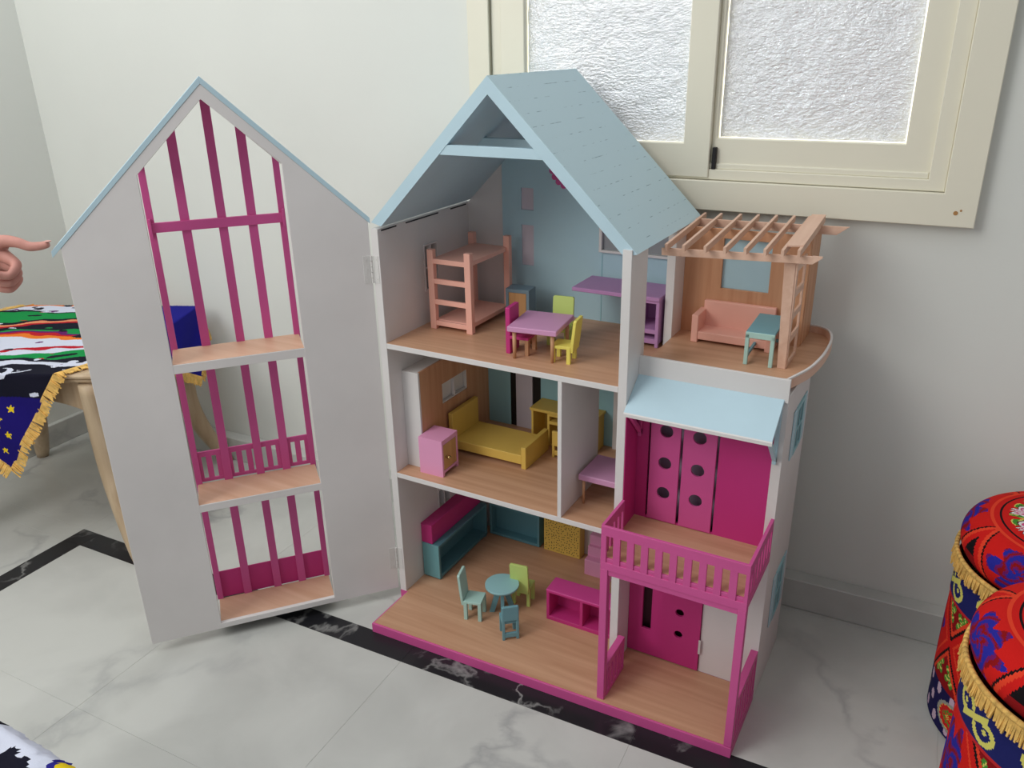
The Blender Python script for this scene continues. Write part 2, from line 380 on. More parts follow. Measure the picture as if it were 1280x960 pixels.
# bedroom niche (hollow box against left wall) with window slot
box('niche_front', (T,.0600,.044,.050,F2,.577), WHITE, H)
plate('niche_panel', [rect(.050,.338,F2,.577), rect(.133,.240,.470,.519)], .005, (.0575,0,0), Y, Z, WB, H, .0003)
box('niche_top', (T,.0575,.050,.338,.572,.5768), WHITE, H)
plate('slot_window_frame', [rect(.133,.240,.470,.519), rect(.136,.185,.473,.516), rect(.1885,.237,.473,.516)], .008, (.054,0,0), Y, Z, WHITE, H, .0003)
box('slot_backing', (.0470,.0490,.128,.245,.466,.523), WHITE, H, 0)  # white board added close behind the slot so the niche reads light inside
# strips of the bedroom back wall
for nm, a, b, m_, d in (('blue_strip', .060,.1228,BLUED,.003),('black_strip',.1228,.1392,BLACK,.001),('lilac_strip',.1392,.1845,LILAC,.004),('black_strip',.1845,.2070,BLACK,.001),('blue_strip',.2070,.400,BLUED,.003),('white_strip',.400,.4155,WHITE,.012),('black_strip',.4155,.425,BLACK,.001),('white_strip',.425,W-T,WHITE,.002)):
    box(nm, (a,b,YB-d,YB,F2,F3-.0125), m_, H, 0)
# roof
def roofside(side):
    xe = .565 if side > 0 else .0
    ze = roofz(xe)
    pr = [(RX,RA),(xe,ze),(xe-side*.024,ze+slope*.024-.030),(RX,RA-.0305)]
    bm = bmesh.new(); y0, y1 = .004, .364
    f = [bm.verts.new((x,y0,z)) for x,z in pr]; g = [bm.verts.new((x,y1,z)) for x,z in pr]
    uv = bm.loops.layers.uv.new('uv')
    faces = [bm.faces.new(f if side < 0 else f[::-1]), bm.faces.new(g[::-1] if side < 0 else g)]
    for i in range(4):
        j = (i+1) % 4; faces.append(bm.faces.new((f[j],f[i],g[i],g[j]) if side > 0 else (f[i],f[j],g[j],g[i])))
    bmesh.ops.recalc_face_normals(bm, faces=bm.faces)
    bm.normal_update()
    for fa in bm.faces:
        top = fa.normal.z > .5
        fa.material_index = 1 if top else (2 if fa.normal.z < -.3 and abs(fa.normal.y) < .5 else 0)
        for l in fa.loops:
            d = math.hypot(l.vert.co.x-RX, l.vert.co.z-RA)
            l[uv].uv = (l.vert.co.y, d)
    me = bpy.data.meshes.new('roof_slope'); bm.to_mesh(me); bm.free()
    me.materials.append(BLUE); me.materials.append(SHING); me.materials.append(BLUED if False else BLUE)
    return link('roof_slope', me, None, H)
rr = roofside(1); rl = roofside(-1)
for ya, yb_ in ((.012,.062),(.095,.215),(.265,.330)):
    box('roof_gap', (T-.0004,T+.0012,ya,yb_,roofz(T)-.0345,roofz(T)-.0320), BLACK, H, 0)
def tie(z0, z1, y0, y1, name):
    x = lambda z: (RA-.030-z)/slope
    pts = [(RX-x(z0),z0),(RX+x(z0),z0),(RX+x(z1),z1),(RX-x(z1),z1)]
    return plate(name, [pts], y1-y0, (0,(y0+y1)/2,0), X, Z, BLUE, H, .0005)
tie(1.045, 1.063, .005, .017, 'tie_beam'); tie(1.045, 1.063, .134, .146, 'tie_beam')

# ------------------------------------------------------------------ annex of the house: porch, balcony, awning, roof terrace
AX, S = .828, .064    # outer right face x, facade plane y
AY = .272
plate('annex_side_wall', [rect(S,AY,0.0,.664), rect(.160,.216,.515,.605), rect(.160,.216,.135,.245)], T, (AX-T/2,0,0), Y, Z, WHITE, H, .0006)
for (z0, z1) in ((.515,.605),(.135,.245)):
    zc = (z0+z1)/2
    plate('annex_window', [rect(.156,.220,z0-.004,z1+.004), rect(.163,.186,z0+.004,zc-.002), rect(.190,.213,z0+.004,zc-.002), rect(.163,.186,zc+.002,z1-.004), rect(.190,.213,zc+.002,z1-.004)], .003, (AX+.0015,0,0), Y, Z, BLUED, H, .0003)
    box('window_glass', (AX-.010,AX-.008,.158,.218,z0-.002,z1+.002), DARK, H, 0)
    box('shutter', (AX+.0004,AX+.0025,.130,.155,z0-.004,z1+.004), BLUEIN, H); box('shutter', (AX+.0004,AX+.0025,.221,.245,z0-.004,z1+.004), BLUEIN, H)
box('annex_back_wall', (W,AX-T,AY-.008,AY,0,.664), WHITE, H)
# ground floor facade
plate('porch_facade', [rect(W,AX-T,FD,.345), rect(.560,.7125,FD+.001,.322)], .006, (0,S+.003,0), X, Z, WHITE, H)
plate('porch_door', [rect(.5575,.7115,.0275,.320), rect(.588,.6075,.092,.262), circ(.667,.103,.0088), circ(.667,.157,.0088), circ(.667,.211,.0088)], .006, (0,S-.002,0), X, Z, MAG, H, .0004)
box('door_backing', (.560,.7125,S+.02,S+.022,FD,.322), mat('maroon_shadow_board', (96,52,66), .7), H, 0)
box('door_hinge', (.7105,.7150,S-.0065,S-.0045,.072,.106), STEEL, H, .0003)
# balcony floor
ZB = .3568
b_ = box('balcony_floor', (W,AX-.001,-.102,S,ZB-.012,ZB-.0006), PINK, H); box('wood_veneer', (W+.001,AX-.002,-.098,S,ZB-.0008,ZB), WF, b_, 0)
# upper facade: pink board with two sliding doors with portholes
plate('balcony_facade', [rect(W,AX-T,ZB,.664), rect(.581,.7165,ZB+.004,.600)], .006, (0,S+.003,0), X, Z, MAG, H)
plate('balcony_facade_trim', [rect(W,AX,.655,.6975)], .006, (0,S-.0032,0), X, Z, WHITE, H, .0004)
plate('facade_edge', [rect(AX-T,AX,.0246,.690)], .002, (0,S-.001,0), X, Z, WHITE, H)
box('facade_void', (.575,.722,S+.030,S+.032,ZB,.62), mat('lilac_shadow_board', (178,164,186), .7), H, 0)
for a, b, cx in ((.5855,.6440,.616),(.6495,.7125,.680)):
    plate('sliding_door', [rect(a,b,.3595,.602)]+[circ(cx,z,.0128) for z in (.554,.4865,.422)], .005, (0,S-.0005,0), X, Z, PINK, H, .0004)
plate('pink_side_panel', [[(.001,ZB),(S-.002,ZB),(S-.002,.650),(.001,.6045)]], .0015, (W+.0008,0,0), Y, Z, MAG, H)
# awning
aw = bmesh.new()
pr = [(S,.6655),(-.012,.6115),(-.012,.6050),(S,.6585)]
def prism_x(name, prof, xa, xb, m_, parent, bev=.0006):
    bm = bmesh.new(); f = [bm.verts.new((xa,y,z)) for y,z in prof]; g = [bm.verts.new((xb,y,z)) for y,z in prof]
    bm.faces.new(f); bm.faces.new(g[::-1])
    for i in range(len(prof)):
        j = (i+1) % len(prof); bm.faces.new((f[j],f[i],g[i],g[j]))
    bmesh.ops.recalc_face_normals(bm, faces=bm.faces)
    if bev: bmesh.ops.bevel(bm, geom=list(bm.edges), offset=bev, segments=1, affect='EDGES')
    return finish(bm, name, m_, parent)
aw.free()
awn = prism_x('awning', pr, W, .8215, BLUE, H)
prism_x('awning_edge', [(-.0135,.6095),(-.0118,.6115),(-.0118,.6035),(-.0135,.6035)], W, .8218, WHITE, awn, 0)
for xa, m_ in ((.8125, BLUEIN), (W+.004, PINK)):
    br = prism_x('awning_bracket', [(-.008,.6055),(.002,.6055),(S-.002,.548),(S-.002,.536)], xa, xa+.007, m_, H)
    prism_x('bracket_post', [(S-.009,.536),(S-.002,.536),(S-.002,.655),(S-.009,.650)], xa, xa+.007, m_, br)
# porch posts and railings
PX0, PX1 = .5585, .8135
for x in (PX0, PX1): box('porch_post', (x,x+.0145,-.1045,-.090,FD,.332), PINK, H)
rl_ = boxes('balcony_railing', [(PX0,AX,-.1045,-.0985,.405,.4245),(PX0,AX,-.1045,-.0985,.332,.348),(PX0,.5690,-.1045,-.0985,.348,.405),(.8215,AX,-.1045,-.0985,.348,.405)], PINK, H, .0005)
boxes('porch_fascia', [(PX0+.0145,PX1,-.1020,-.092,.3195,.332)], PINK, H)
for k in range(9): 
    x = .5825+k*.0265; box('baluster', (x,x+.0130,-.1042,-.0988,.347,.406), PINK, rl_, 0)
def siderail(x0, x1, y0, y1, z0, z1, n, nm, m_=PINK, zt=.019, zb_=.016):
    r_ = plate(nm, [rect(y0,y1,z0,z1), rect(y0+.003,y1-.003,z0+zb_,z1-zt)], x1-x0, ((x0+x1)/2,0,0), Y, Z, m_, H, .0005)
    p = (y1-y0)/n
    for k in range(n+1):
        w_ = p*.5; yy = y0+k*p-w_/2; box('baluster', (x0+.0004,x1-.0004,max(y0,yy),min(y1,yy+w_),z0+zb_-.001,z1-zt+.001), m_, r_, 0)
siderail(W-.0005, W+.0055, -.098, -.001, .332, .4235, 5, 'side_railing')
siderail(AX-.006, AX, -.098, S-.002, .332, .4235, 7, 'side_railing')
siderail(W+.0030, W+.0170, -.090, -.001, FD, .105, 5, 'porch_railing', zt=.014, zb_=.010)
siderail(AX-.0145, AX-.0005, -.090, S-.002, FD, .122, 7, 'porch_railing', zt=.014, zb_=.010)
# terrace slab with a rounded right end, with a raised rim
FT = .676
curve_ = [(.8200,.074),(.8330,.112),(.8440,.150),(.8515,.205),(.8540,.260),(.8515,.325),(.8400,.372),(.8190,.394),(.795,.400)]
slab = [(W,.070)] + curve_ + [(W,.40-.055)]
plate('terrace_floor', [slab], .004, (0,0,FT-.002), X, Y, WF, H)
def rim(pts, z0, z1, th, m_, name, par=H):
    bm = bmesh.new(); n = len(pts); rows = []
    for i, p in enumerate(pts):
        a = Vector(pts[max(0,i-1)]); b = Vector(pts[min(n-1,i+1)]); d = (b-a).normalized(); nn = Vector((-d.y, d.x))
        q = Vector(p)+nn*th
        rows.append([bm.verts.new((p[0],p[1],z0)), bm.verts.new((p[0],p[1],z1)), bm.verts.new((q.x,q.y,z1)), bm.verts.new((q.x,q.y,z0))])
    for a, b in zip(rows, rows[1:]):
        for i in range(4): bm.faces.new((a[i], a[(i+1)%4], b[(i+1)%4], b[i]))
    bm.faces.new(rows[0]); bm.faces.new(rows[-1][::-1]); bmesh.ops.recalc_face_normals(bm, faces=bm.faces)
    return finish(bm, name, m_, par)
def smoothpts(p, k=5):
    out = []
    for i in range(len(p)-1):
        p0 = Vector(p[max(0,i-1)]); p1 = Vector(p[i]); p2 = Vector(p[i+1]); p3 = Vector(p[min(len(p)-1,i+2)])
        for j in range(k):
            t = j/k; out.append(tuple(.5*((2*p1)+(-p0+p2)*t+(2*p0-5*p1+4*p2-p3)*t*t+(-p0+3*p1-3*p2+p3)*t**3)))
    return out+[p[-1]]
rimpts = [(W+.0005,.066),(.70,.068),(.80,.070)] + smoothpts(curve_)
rim(rimpts, .6722, .6895, .004, WP, 'terrace_rim')
rim(rimpts, .6895, .6925, .0042, WHITE, 'rim_edge')
# brown back wall of terrace with window
plate('terrace_back_wall', [rect(W,.796,FT,.892), rect(.633,.7265,.774,.874)], .007, (0,.2985,0), X, Z, WB, H, .0003)
box('terrace_window_pane', (.628,.732,.303,.305,.768,.880), BLUEIN, H, 0)
box('terrace_corner_post', (.789,.797,.302,.392,FT,.890), WB, H)
# trellis wall
plate('trellis', [rect(.165,.250,FT,.871), rect(.177,.243,.684,.722), rect(.177,.243,.735,.766), rect(.177,.243,.778,.807), rect(.177,.243,.820,.855)], .004, (.7965,0,0), Y, Z, WP, H, .0003)
plate('trellis_post', [[(.783,FT),(.7975,FT),(.7950,.871),(.7755,.871)]], .004, (0,.1655,0), X, Z, WP, H, .0003)
# pergola
def slantbar(name, a, b, h, th, m_, par=H, dirv='x'):
    # vertical board from a to b (bottom edge points), height h, thickness th
    a = Vector(a); b = Vector(b); d = (b-a); U = d.normalized(); N = U.cross(Vector(Z)).normalized(); V = N.cross(U).normalized()
    if V.z < 0: V = -V
    return plate(name, [rect(0,d.length,0,h)], th, tuple(a), tuple(U), tuple(V), m_, par, .0003)
slantbar('front_beam', (W+.001,.150,.8655), (.824,.150,.8768), .0135, .005, WP)
plate('beam_tip', [[(0,0),(.016,.012),(.016,.0145),(0,.0145)]], .005, (.8235,.150,.8765), X, Z, WP, H)
plate('rear_beam', [[(W,.886),(.832,.8915),(.853,.9080),(W,.9010)]], .005, (0,.332,0), X, Z, WP, H, .0003)
for x, ya in ((.573,.126),(.606,.124),(.6452,.124),(.680,.124),(.715,.126),(.7485,.126),(.7775,.128),(.8035,.132)):
    zr = .8815+(x-.6)*.045
    slantbar('rafter', (x,ya,zr), (x-.003,.372,zr+.014), .0120, .0052, WP)
zr = .897
bmx = bmesh.new()
vs_ = [bmx.verts.new(p) for p in ((.7805,.150,.9025),(.806,.156,.9032),(.803,.372,.9175),(.7775,.372,.9165))]
f_ = bmx.faces.new(vs_); ex = bmesh.ops.extrude_face_region(bmx, geom=[f_]); bmesh.ops.translate(bmx, verts=[v for v in ex['geom'] if isinstance(v, bmesh.types.BMVert)], vec=(0,0,.0025))
bmesh.ops.recalc_face_normals(bmx, faces=bmx.faces); finish(bmx, 'pergola_board', WP, H)

# ------------------------------------------------------------------ the open front door of the house
DO = Vector((-.0035,-.0018,0)); th_ = 2.2739
UD = Vector((math.cos(th_), -math.sin(th_), 0)); ND = Vector((UD.y, -UD.x, 0))     # ND points away from the camera side
if ND.dot(Vector((1.05,-1.28,0))-DO) > 0: ND = -ND
def dpos(u, w, z): return DO+UD*u+ND*w+Vector((0,0,z))
DW, DE, DA, DM = .5512, .9085, 1.176, .2756
door = plate('front_door', [[(0,.029),(DW,.029),(DW,DE),(DM,DA),(0,DE)],
      [(.1525,.0425),(.4050,.0425),(.4050,1.026),(.2785,1.150),(.1525,1.032)]], .010, tuple(dpos(0,.005,0)), tuple(UD), Z, WHITE, H, .0006)
sl = (DA-DE)/DM
for side in (0, 1):
    ue = DW+.016 if side else -.004
    ze = DE-(.016*sl if side else .004*sl)
    plate('door_roof_trim', [[(DM,DA),(ue,ze),(ue,ze+.0115),(DM,DA+.0125)]], .016, tuple(dpos(0,.007,0)), tuple(UD), Z, BLUE, door, .0004)
def dbox(name, u0, u1, w0, w1, z0, z1, m_, bev=.0005, par=None):
    M = Matrix((UD, ND, Vector(Z))).transposed().to_4x4(); M.translation = DO
    bm = bmesh.new(); addbox(bm, u0, u1, w0, w1, z0, z1, bev, M); bmesh.ops.recalc_face_normals(bm, faces=bm.faces)
    return finish(bm, name, m_, par or door)
BW = .095
for zt, zb_ in ((.663,.6435),(.3472,.3295),(.0411,.0290)):
    dbox('door_shelf', .1515, .4060, .0003, BW+.004, zb_, zt-.0006, WHITE)
    dbox('shelf_wood', .1520, .4055, .0020, BW+.003, zt-.0008, zt, WFU, 0)
dbox('bay_bottom', .1515, .4060, .010, BW+.004, .029, .0400, PINK)
def gz(u): return 1.150-.98*abs(u-.2785)
for u0, u1 in ((.1490,.1615),(.2055,.2230),(.2630,.2800),(.3315,.3490),(.3960,.4090)):
    um = (u0+u1)/2
    pts = [(u0,.041),(u1,.041),(u1,gz(u1)+.010)] + ([(.2785,1.158)] if u0 < .2785 < u1 else []) + [(u0,gz(u0)+.010)]
    plate('mullion', [pts], .006, tuple(dpos(0,BW+.003,0)), tuple(UD), Z, PINK, door, .0004)
for s_ in (0, 1):  # little gable roof over bay
    ue = .1500 if s_ == 0 else .4080
    plate('bay_roof', [[(.2785,1.152),(ue,gz(ue)+.002),(ue,gz(ue)+.007),(.2785,1.157)]], BW-.008, tuple(dpos(0,.010+(BW-.008)/2,0)), tuple(UD), Z, WHITE, door)
dbox('mullion_bar', .1525, .4055, BW-.005, BW+.002, .9045, .9235, PINK)
dbox('bay_corner', .1515, .1560, BW-.012, BW, .895, .932, PINK); dbox('bay_corner', .4015, .4060, BW-.012, BW, .895, .932, PINK)
dbox('bay_apron', .1525, .4055, BW+.0062, BW+.009, .041, .1115, MAG)
br_ = dbox('bay_railing', .1525, .4055, BW+.007, BW+.011, .4085, .421, PINK)
dbox('railing_foot', .1525, .4055, BW+.007, BW+.011, .3480, .3560, PINK, par=door)
for k in range(12):
    u = .1625+k*.0212; dbox('baluster', u-.0060, u+.0060, BW+.0075, BW+.0105, .353, .410, PINK, 0, par=door)
# hinges between door and left wall
for z in (.8115, .114):
    M = Matrix((UD, ND, Vector(Z))).transposed().to_4x4(); M.translation = DO
    hb = bmesh.new(); addbox(hb, .003, .0165, -.0008, .0001, z-.0285, z+.0285, .0002, M); bmesh.ops.recalc_face_normals(hb, faces=hb.faces)
    addbox(hb, .001, .0135, -.0009, .0001, z-.0285, z+.0285, .0002)
    for k in range(5): addcyl(hb, (-.0015,-.0035,z-.028+k*.0115), (-.0015,-.0035,z-.028+k*.0115+.0105), .0026, seg=10)
    for dz in (-.02, 0, .02):
        addcyl(hb, (.0090,-.0016,z+dz), (.0090,-.0008,z+dz), .0012, seg=8)
        p = dpos(.0105,-.0010,z+dz); q = dpos(.0105,-.0018,z+dz); addcyl(hb, p, q, .0012, seg=8)
    finish(hb, 'hinge', STEEL, H)

# ------------------------------------------------------------------ furniture, top floor
def knob(par, p, r=.003, d=(1,0,0), m_=BRASS):
    bm = bmesh.new(); P = Vector(p); D = Vector(d)
    addcyl(bm, P, P+D*r*1.2, r*.5, seg=10)
    bmesh.ops.create_uvsphere(bm, u_segments=12, v_segments=8, radius=r, matrix=Matrix.Translation(P+D*r*1.7))
    return finish(bm, 'knob', m_, par, True)
# bunk bed
t = thing('bunk_bed', 'salmon pink bunk bed with ladder rungs on its near end', 'bed', (.098,.215,F3))
def L(v, c): return v-c
for (x, y, z1) in ((.0515,.132,.1765),(.1445,.132,.1765),(.0515,.298,.181),(.1445,.298,.181)):
    box('post', (x-.098-.0075,x-.098+.0075,y-.215-.0065,y-.215+.0065,0,z1), SALMON, t)
box('lower_bunk', (-.046,.047,-.080,.084,.010,.020), SALMON, t); box('upper_bunk', (-.046,.047,-.080,.084,.146,.156), SALMON, t)
for z in (.0565,.1025,.1465): box('rung', (-.040,.040,-.0885,-.0815,z,z+.0108), SALMON, t)
box('rung', (-.040,.040,-.0885,-.0815,.0085,.0190), SALMON, t)
# cabinet behind
t = thing('cabinet', 'small slate blue cabinet with wooden door beside the bunk bed', 'cabinet', (.1990,.258,F3), R(6))
plate('body', [rect(-.028,.028,.0,.078), rect(-.021,.021,.006,.070)], .040, (0,0,0), X, Z, SLATE, t, .0005)
box('back_panel', (-.027,.027,.014,.0195,.001,.077), SLATE, t)
dr = box('door', (-.0205,.0205,-.0195,-.0160,.0065,.0695), PANEL, t, .0004); knob(dr, (-.013,-.019,.042), .0034, (0,-1,0))
# dining table
def legs_round(t, pts, h, r, m_=WL):
    for x, y in pts: cyl('leg', (x,y,0), (x,y,h), r*.8, m_, t, r2=r)
t = thing('dining_table', 'orchid pink square table with light wooden legs on the top floor', 'table', (.334,.0955,F3), R(7.5))
box('tabletop', (-.051,.051,-.0565,.0565,.0572,.068), PURP, t, .0012)
legs_round(t, [(-.039,-.047),(.040,-.047),(-.039,.045),(.040,.045)], .058, .0042)
def chair(nm, label, loc, rz, m_, w_=.044, d=.042, hs=.036, hb=.095, legm=None, lean=.006, grp='dollhouse dining chairs', style='legs'):
    """faces +y locally, backrest at -y"""
    t = thing(nm, label, 'chair', loc, rz, grp)
    lm = legm or m_
    box('seat', (-w_/2,w_/2,-d/2,d/2,hs-.006,hs), m_, t)
    ls = .0039
    for sx in (-1, 1):
        x = sx*(w_/2-ls)
        box('leg', (x-ls,x+ls,d/2-2*ls,d/2,0,hs-.005), lm, t, .0004)
        if style == 'legs': box('leg', (x-ls,x+ls,-d/2,-d/2+2*ls,0,hs-.005), lm, t, .0004)
    if style == 'slab':
        box('backrest', (-w_/2,w_/2,-d/2-.009,-d/2+.001,0,hb), m_, t, .001)
    elif style == 'slats':
        boxes('back_frame', [(-w_/2,-w_/2+.006,-d/2-.004,-d/2+.002,0,hb),(w_/2-.006,w_/2,-d/2-.004,-d/2+.002,0,hb),(-w_/2+.001,w_/2-.001,-d/2-.0035,-d/2+.0015,.006,.018)], m_, t)
        box('backrest', (-w_/2+.001,w_/2-.001,-d/2-.0045,-d/2+.0025,hb-.036,hb+.001), m_, t, .001)
    else:
        o = plate('backrest', [[(-w_/2+.002,hs-.012),(w_/2-.002,hs-.012),(w_/2,hs+.008),(w_/2,hb-.003),(w_/2-.003,hb),(-w_/2+.003,hb),(-w_/2,hb-.003),(-w_/2,hs+.008)]], .006, (0,-d/2+.001,0), X, (0,-lean/(hb-hs),1), m_, t, .0006)
    return t
chair('dining_chair', 'magenta chair with a solid slab back left of the orchid table', (.2990,.0855,F3), R(-90+5), MAG, .046, .040, .038, .096, WL, style='slab')
chair('dining_chair', 'lime green chair behind the orchid table on the top floor', (.3430,.1620,F3), R(188), LIME, .045, .036, .036, .095)
chair('dining_chair', 'lemon yellow chair right of the orchid table on the top floor', (.3930,.0780,F3), R(97), YEL2, .043, .040, .036, .090)
# purple desk
t = thing('desk', 'violet desk with a shelved pedestal against the blue back wall', 'desk', (.445,.268,F3))
box('desktop', (-.102,.090,-.050,.052,.0985,.107), VIO, t, .001)
pd = plate('pedestal', [rect(.032,.089,0.008,.0985), rect(.039,.082,.038,.0925), rect(.039,.082,.018,.029)], .085, (0,-.004,0), X, Z, VIO, t, .0005)
boxes('pedestal_back', [(.033,.088,.030,.038,.008,.098)], VIO, t)
for x in (.0355,.0855):
    for y in (-.043,.034): box('foot', (x-.0035,x+.0035,y-.003,y+.003,0,.009), VIO, t)

# ------------------------------------------------------------------ bedroom
t = thing('nightstand', 'rose pink nightstand with wooden door and round knob', 'nightstand', (.0925,.0600,F2), R(1))
plate('body', [[(-.0325,0),(-.0265,0),(-.0245,.008),(.0245,.008),(.0265,0),(.0325,0),(.0325,.0885),(-.0325,.0885)], rect(-.0265,.0265,.0140,.0765)], .0615, (0,0,0), Y, Z, ROSE, t, .0006)
box('inner_case', (-.0300,.0275,-.0270,.0270,.0135,.0770), ROSE, t, 0)
dr = box('door', (.0285,.0302,-.0255,.0255,.0150,.0755), PANEL, t, .0003); knob(dr, (.0302,-.0165,.045), .0048, (1,0,0))
t = thing('single_bed', 'mustard yellow single bed with high headboard in the middle room', 'bed', (.1675,.200,F2))
box('headboard', (-.1015,-.0900,-.057,.057,0,.0985), YEL, t, .001)
box('mattress_board', (-.0905,.0900,-.057,.057,.0110,.0335), YEL, t, .001)
box('footboard', (.0895,.1015,-.057,.057,0,.0540), YEL, t, .001)
t = thing('writing_desk', 'mustard yellow desk against back wall behind the yellow bed', 'desk', (.295,.300,F2))
box('desktop', (-.084,.084,-.029,.036,.0845,.0915), YEL, t, .001)
box('side_panel', (-.0810,-.0755,-.026,.034,0,.0850), YEL, t); box('side_panel', (.0755,.0810,-.026,.034,0,.0850), YEL, t)
plate('drawer_block', [rect(-.040,.020,.0,.0850), rect(-.034,.014,.064,.076), rect(-.034,.014,.006,.056)], .055, (0,.004,0), X, Z, YEL, t, .0004)
box('back_panel', (-.078,.078,.0325,.0355,.010,.0850), YEL, t)
chair('desk_chair', 'mustard yellow chair in front of the yellow desk', (.3120,.245,F2), R(0), YEL, .038, .030, .034, .066, style='slats', grp='bedroom chairs')
t = thing('side_table', 'orchid table with slim wooden legs in the narrow middle room', 'table', (.4835,.1170,F2))
box('tabletop', (-.0505,.0505,-.050,.050,.0550,.0685), PURP, t, .0015)
legs_round(t, [(-.0405,-.0440),(.0405,-.0440),(-.0405,.0440),(.0405,.0440)], .056, .0032)

# ------------------------------------------------------------------ ground floor
t = thing('low_bench', 'turquoise open-fronted bench along the left wall of the ground floor', 'bench', (.0425,.188,FD))
plate('case', [rect(-.116,.110,.004,.0965), rect(-.108,.104,.012,.0900)], .046, (.0005,0,0), Y, Z, TURQ, t, .0005)
box('back_panel', (-.0225,-.0175,-.114,.108,.006,.0945), TURQ, t)
box('end_panel', (-.0228,.0240,-.1165,-.1125,.004,.0968), mat('turquoise_paint_light', (112,166,172), .5), t)
for x in (-.017,.018):
    for y in (-.108,.102): box('foot', (x-.005,x+.005,y-.005,y+.005,0,.005), TURQ, t)
t = thing('wall_cabinet', 'deep magenta block cabinet lying on the turquoise bench', 'cabinet', (.0345,.190,FD+.0968))
box('body', (-.0170,.0140,-.1165,.105,0,.0500), MAG, t, .001)
box('lid', (-.0172,.0142,-.1167,.1052,.0500,.0515), MAG, t, .0005)
t = thing('low_bench', 'dark turquoise open-fronted bench along the back wall of the ground floor', 'bench', (.1430,.3215,FD))
plate('case', [rect(-.0740,.0735,.003,.0950), rect(-.0680,.0675,.010,.0890)], .030, (0,0,0), X, Z, TURQ, t, .0005)
box('back_panel', (-.073,.0725,.010,.0145,.004,.094), TURQ, t)
t = thing('storage_box', 'mustard cupboard with a pinholed front in the ground floor back', 'cupboard', (.2790,.3235,FD))
box('body', (-.0510,.0510,-.0125,.0140,.0,.1010), YEL, t)
fp = box('front_panel', (-.0500,.0500,-.0140,-.0125,.001,.1000), YEL, t, 0)
hb = bmesh.new(); random.seed(3)
for i in range(13):
    for j in range(12):
        x = -.044+i*.0073+random.uniform(-.0026,.0026); z = .008+j*.0075+random.uniform(-.0026,.0026)
        addcyl(hb, (x,-.0137,z), (x,-.0143,z), .0014, seg=6)
o = finish(hb, 'pinholes', BLACK, fp); o['kind'] = 'stuff'
t = thing('armchair', 'rose pink blocky armchair at the back right of the ground floor', 'armchair', (.4000,.2850,FD))
box('seat', (-.0350,.0350,-.0250,.0250,0,.0430), ROSE, t, .001); box('backrest', (-.0350,.0350,.0050,.0250,.0420,.0960), ROSE, t, .001)
box('cushion', (-.0350,.0350,-.0060,.0060,.0420,.0700), ROSE, t, .001)
t = thing('round_table', 'round teal table on crossed legs on the ground floor', 'table', (.2585,.0430,FD), R(20))
cyl('tabletop', (0,0,.0700), (0,0,.0755), .0385, mat('pale_teal_paint', (152,198,202), .45), t, seg=48)
for a in (0, 90):
    ra = R(a+10); d = Vector((math.cos(ra), math.sin(ra), 0)); n_ = Vector((-d.y, d.x, 0))
    for s_ in (-1, 1):
        bm = bmesh.new()
        f = []
        for off in (-.004, .004):
            for (q, z) in ((.030,0),(.019,0),(-.001,.070),(.012,.070)):
                f.append(bm.verts.new(d*q*s_+n_*off+Vector((0,0,z))))
        bm.faces.new(f[:4]); bm.faces.new(f[4:][::-1])
        for i in range(4): bm.faces.new((f[i], f[(i+1)%4], f[4+(i+1)%4], f[4+i]))
        bmesh.ops.recalc_face_normals(bm, faces=bm.faces); finish(bm, 'leg', TEAL, t)
G = 'chairs round the teal table'
chair('toy_chair', 'mint green chair on the left of the round teal table', (.2105,.0010,FD), R(-75), MINT, .043, .041, .050, .117, grp=G)
chair('toy_chair', 'lime green chair behind the round teal table', (.2830,.0990,FD), R(8), LIME, .044, .038, .050, .118, grp=G)
chair('toy_chair', 'teal blue chair nearest the viewer, open slat back, by the round table', (.3100,-.0180,FD), R(40), TEAL, .037, .036, .046, .086, grp=G, style='slats')
t = thing('media_bench', 'magenta open bench with two compartments by the pink porch post', 'bench', (.4430,.0920,FD), R(1))
plate('case', [rect(-.0835,.0900,.0,.0810), rect(-.0765,-.0020,.010,.0730), rect(.0050,.0830,.010,.0730)], .050, (0,0,0), X, Z, MAG, t, .0006)
box('back_panel', (-.0820,.0890,.0200,.0245,.001,.080), MAG, t)
box('top_board', (-.0840,.0905,-.0255,.0255,.0770,.0812), mat('bright_magenta_paint', (214,72,150), .45), t)

# ------------------------------------------------------------------ terrace furniture
t = thing('toy_sofa', 'salmon pink toy sofa on the roof terrace', 'sofa', (.6770,.2630,FT))
box('seat', (-.070,.070,-.0280,.0300,.0060,.0220), SALMON, t, .001)
box('backrest', (-.0705,.0705,.0200,.0310,.0050,.0735), SALMON, t, .001)
box('armrest', (-.0790,-.0660,-.0300,.0300,0,.0560), SALMON, t, .001); box('armrest', (.0660,.0790,-.0300,.0300,0,.0560), SALMON, t, .001)
t = thing('terrace_table', 'narrow mint and teal table in front of the salmon sofa', 'table', (.7480,.2160,FT), R(2))
box('tabletop', (-.0270,.0250,-.0600,.0600,.0590,.0640), TEAL, t, .0008)
box('apron', (-.0270,.0250,-.0605,-.0560,.0520,.0635), MINT, t)
for x in (-.0235,.0215):
    for y in (-.0570,.0560): box('leg', (x-.0035,x+.0035,y-.0035,y+.0035,0,.0595), MINT, t)
box('stretcher', (-.0260,-.0210,-.054,.053,.012,.018), TEAL, t); box('stretcher', (-.021,.020,.050,.055,.012,.018), TEAL, t)

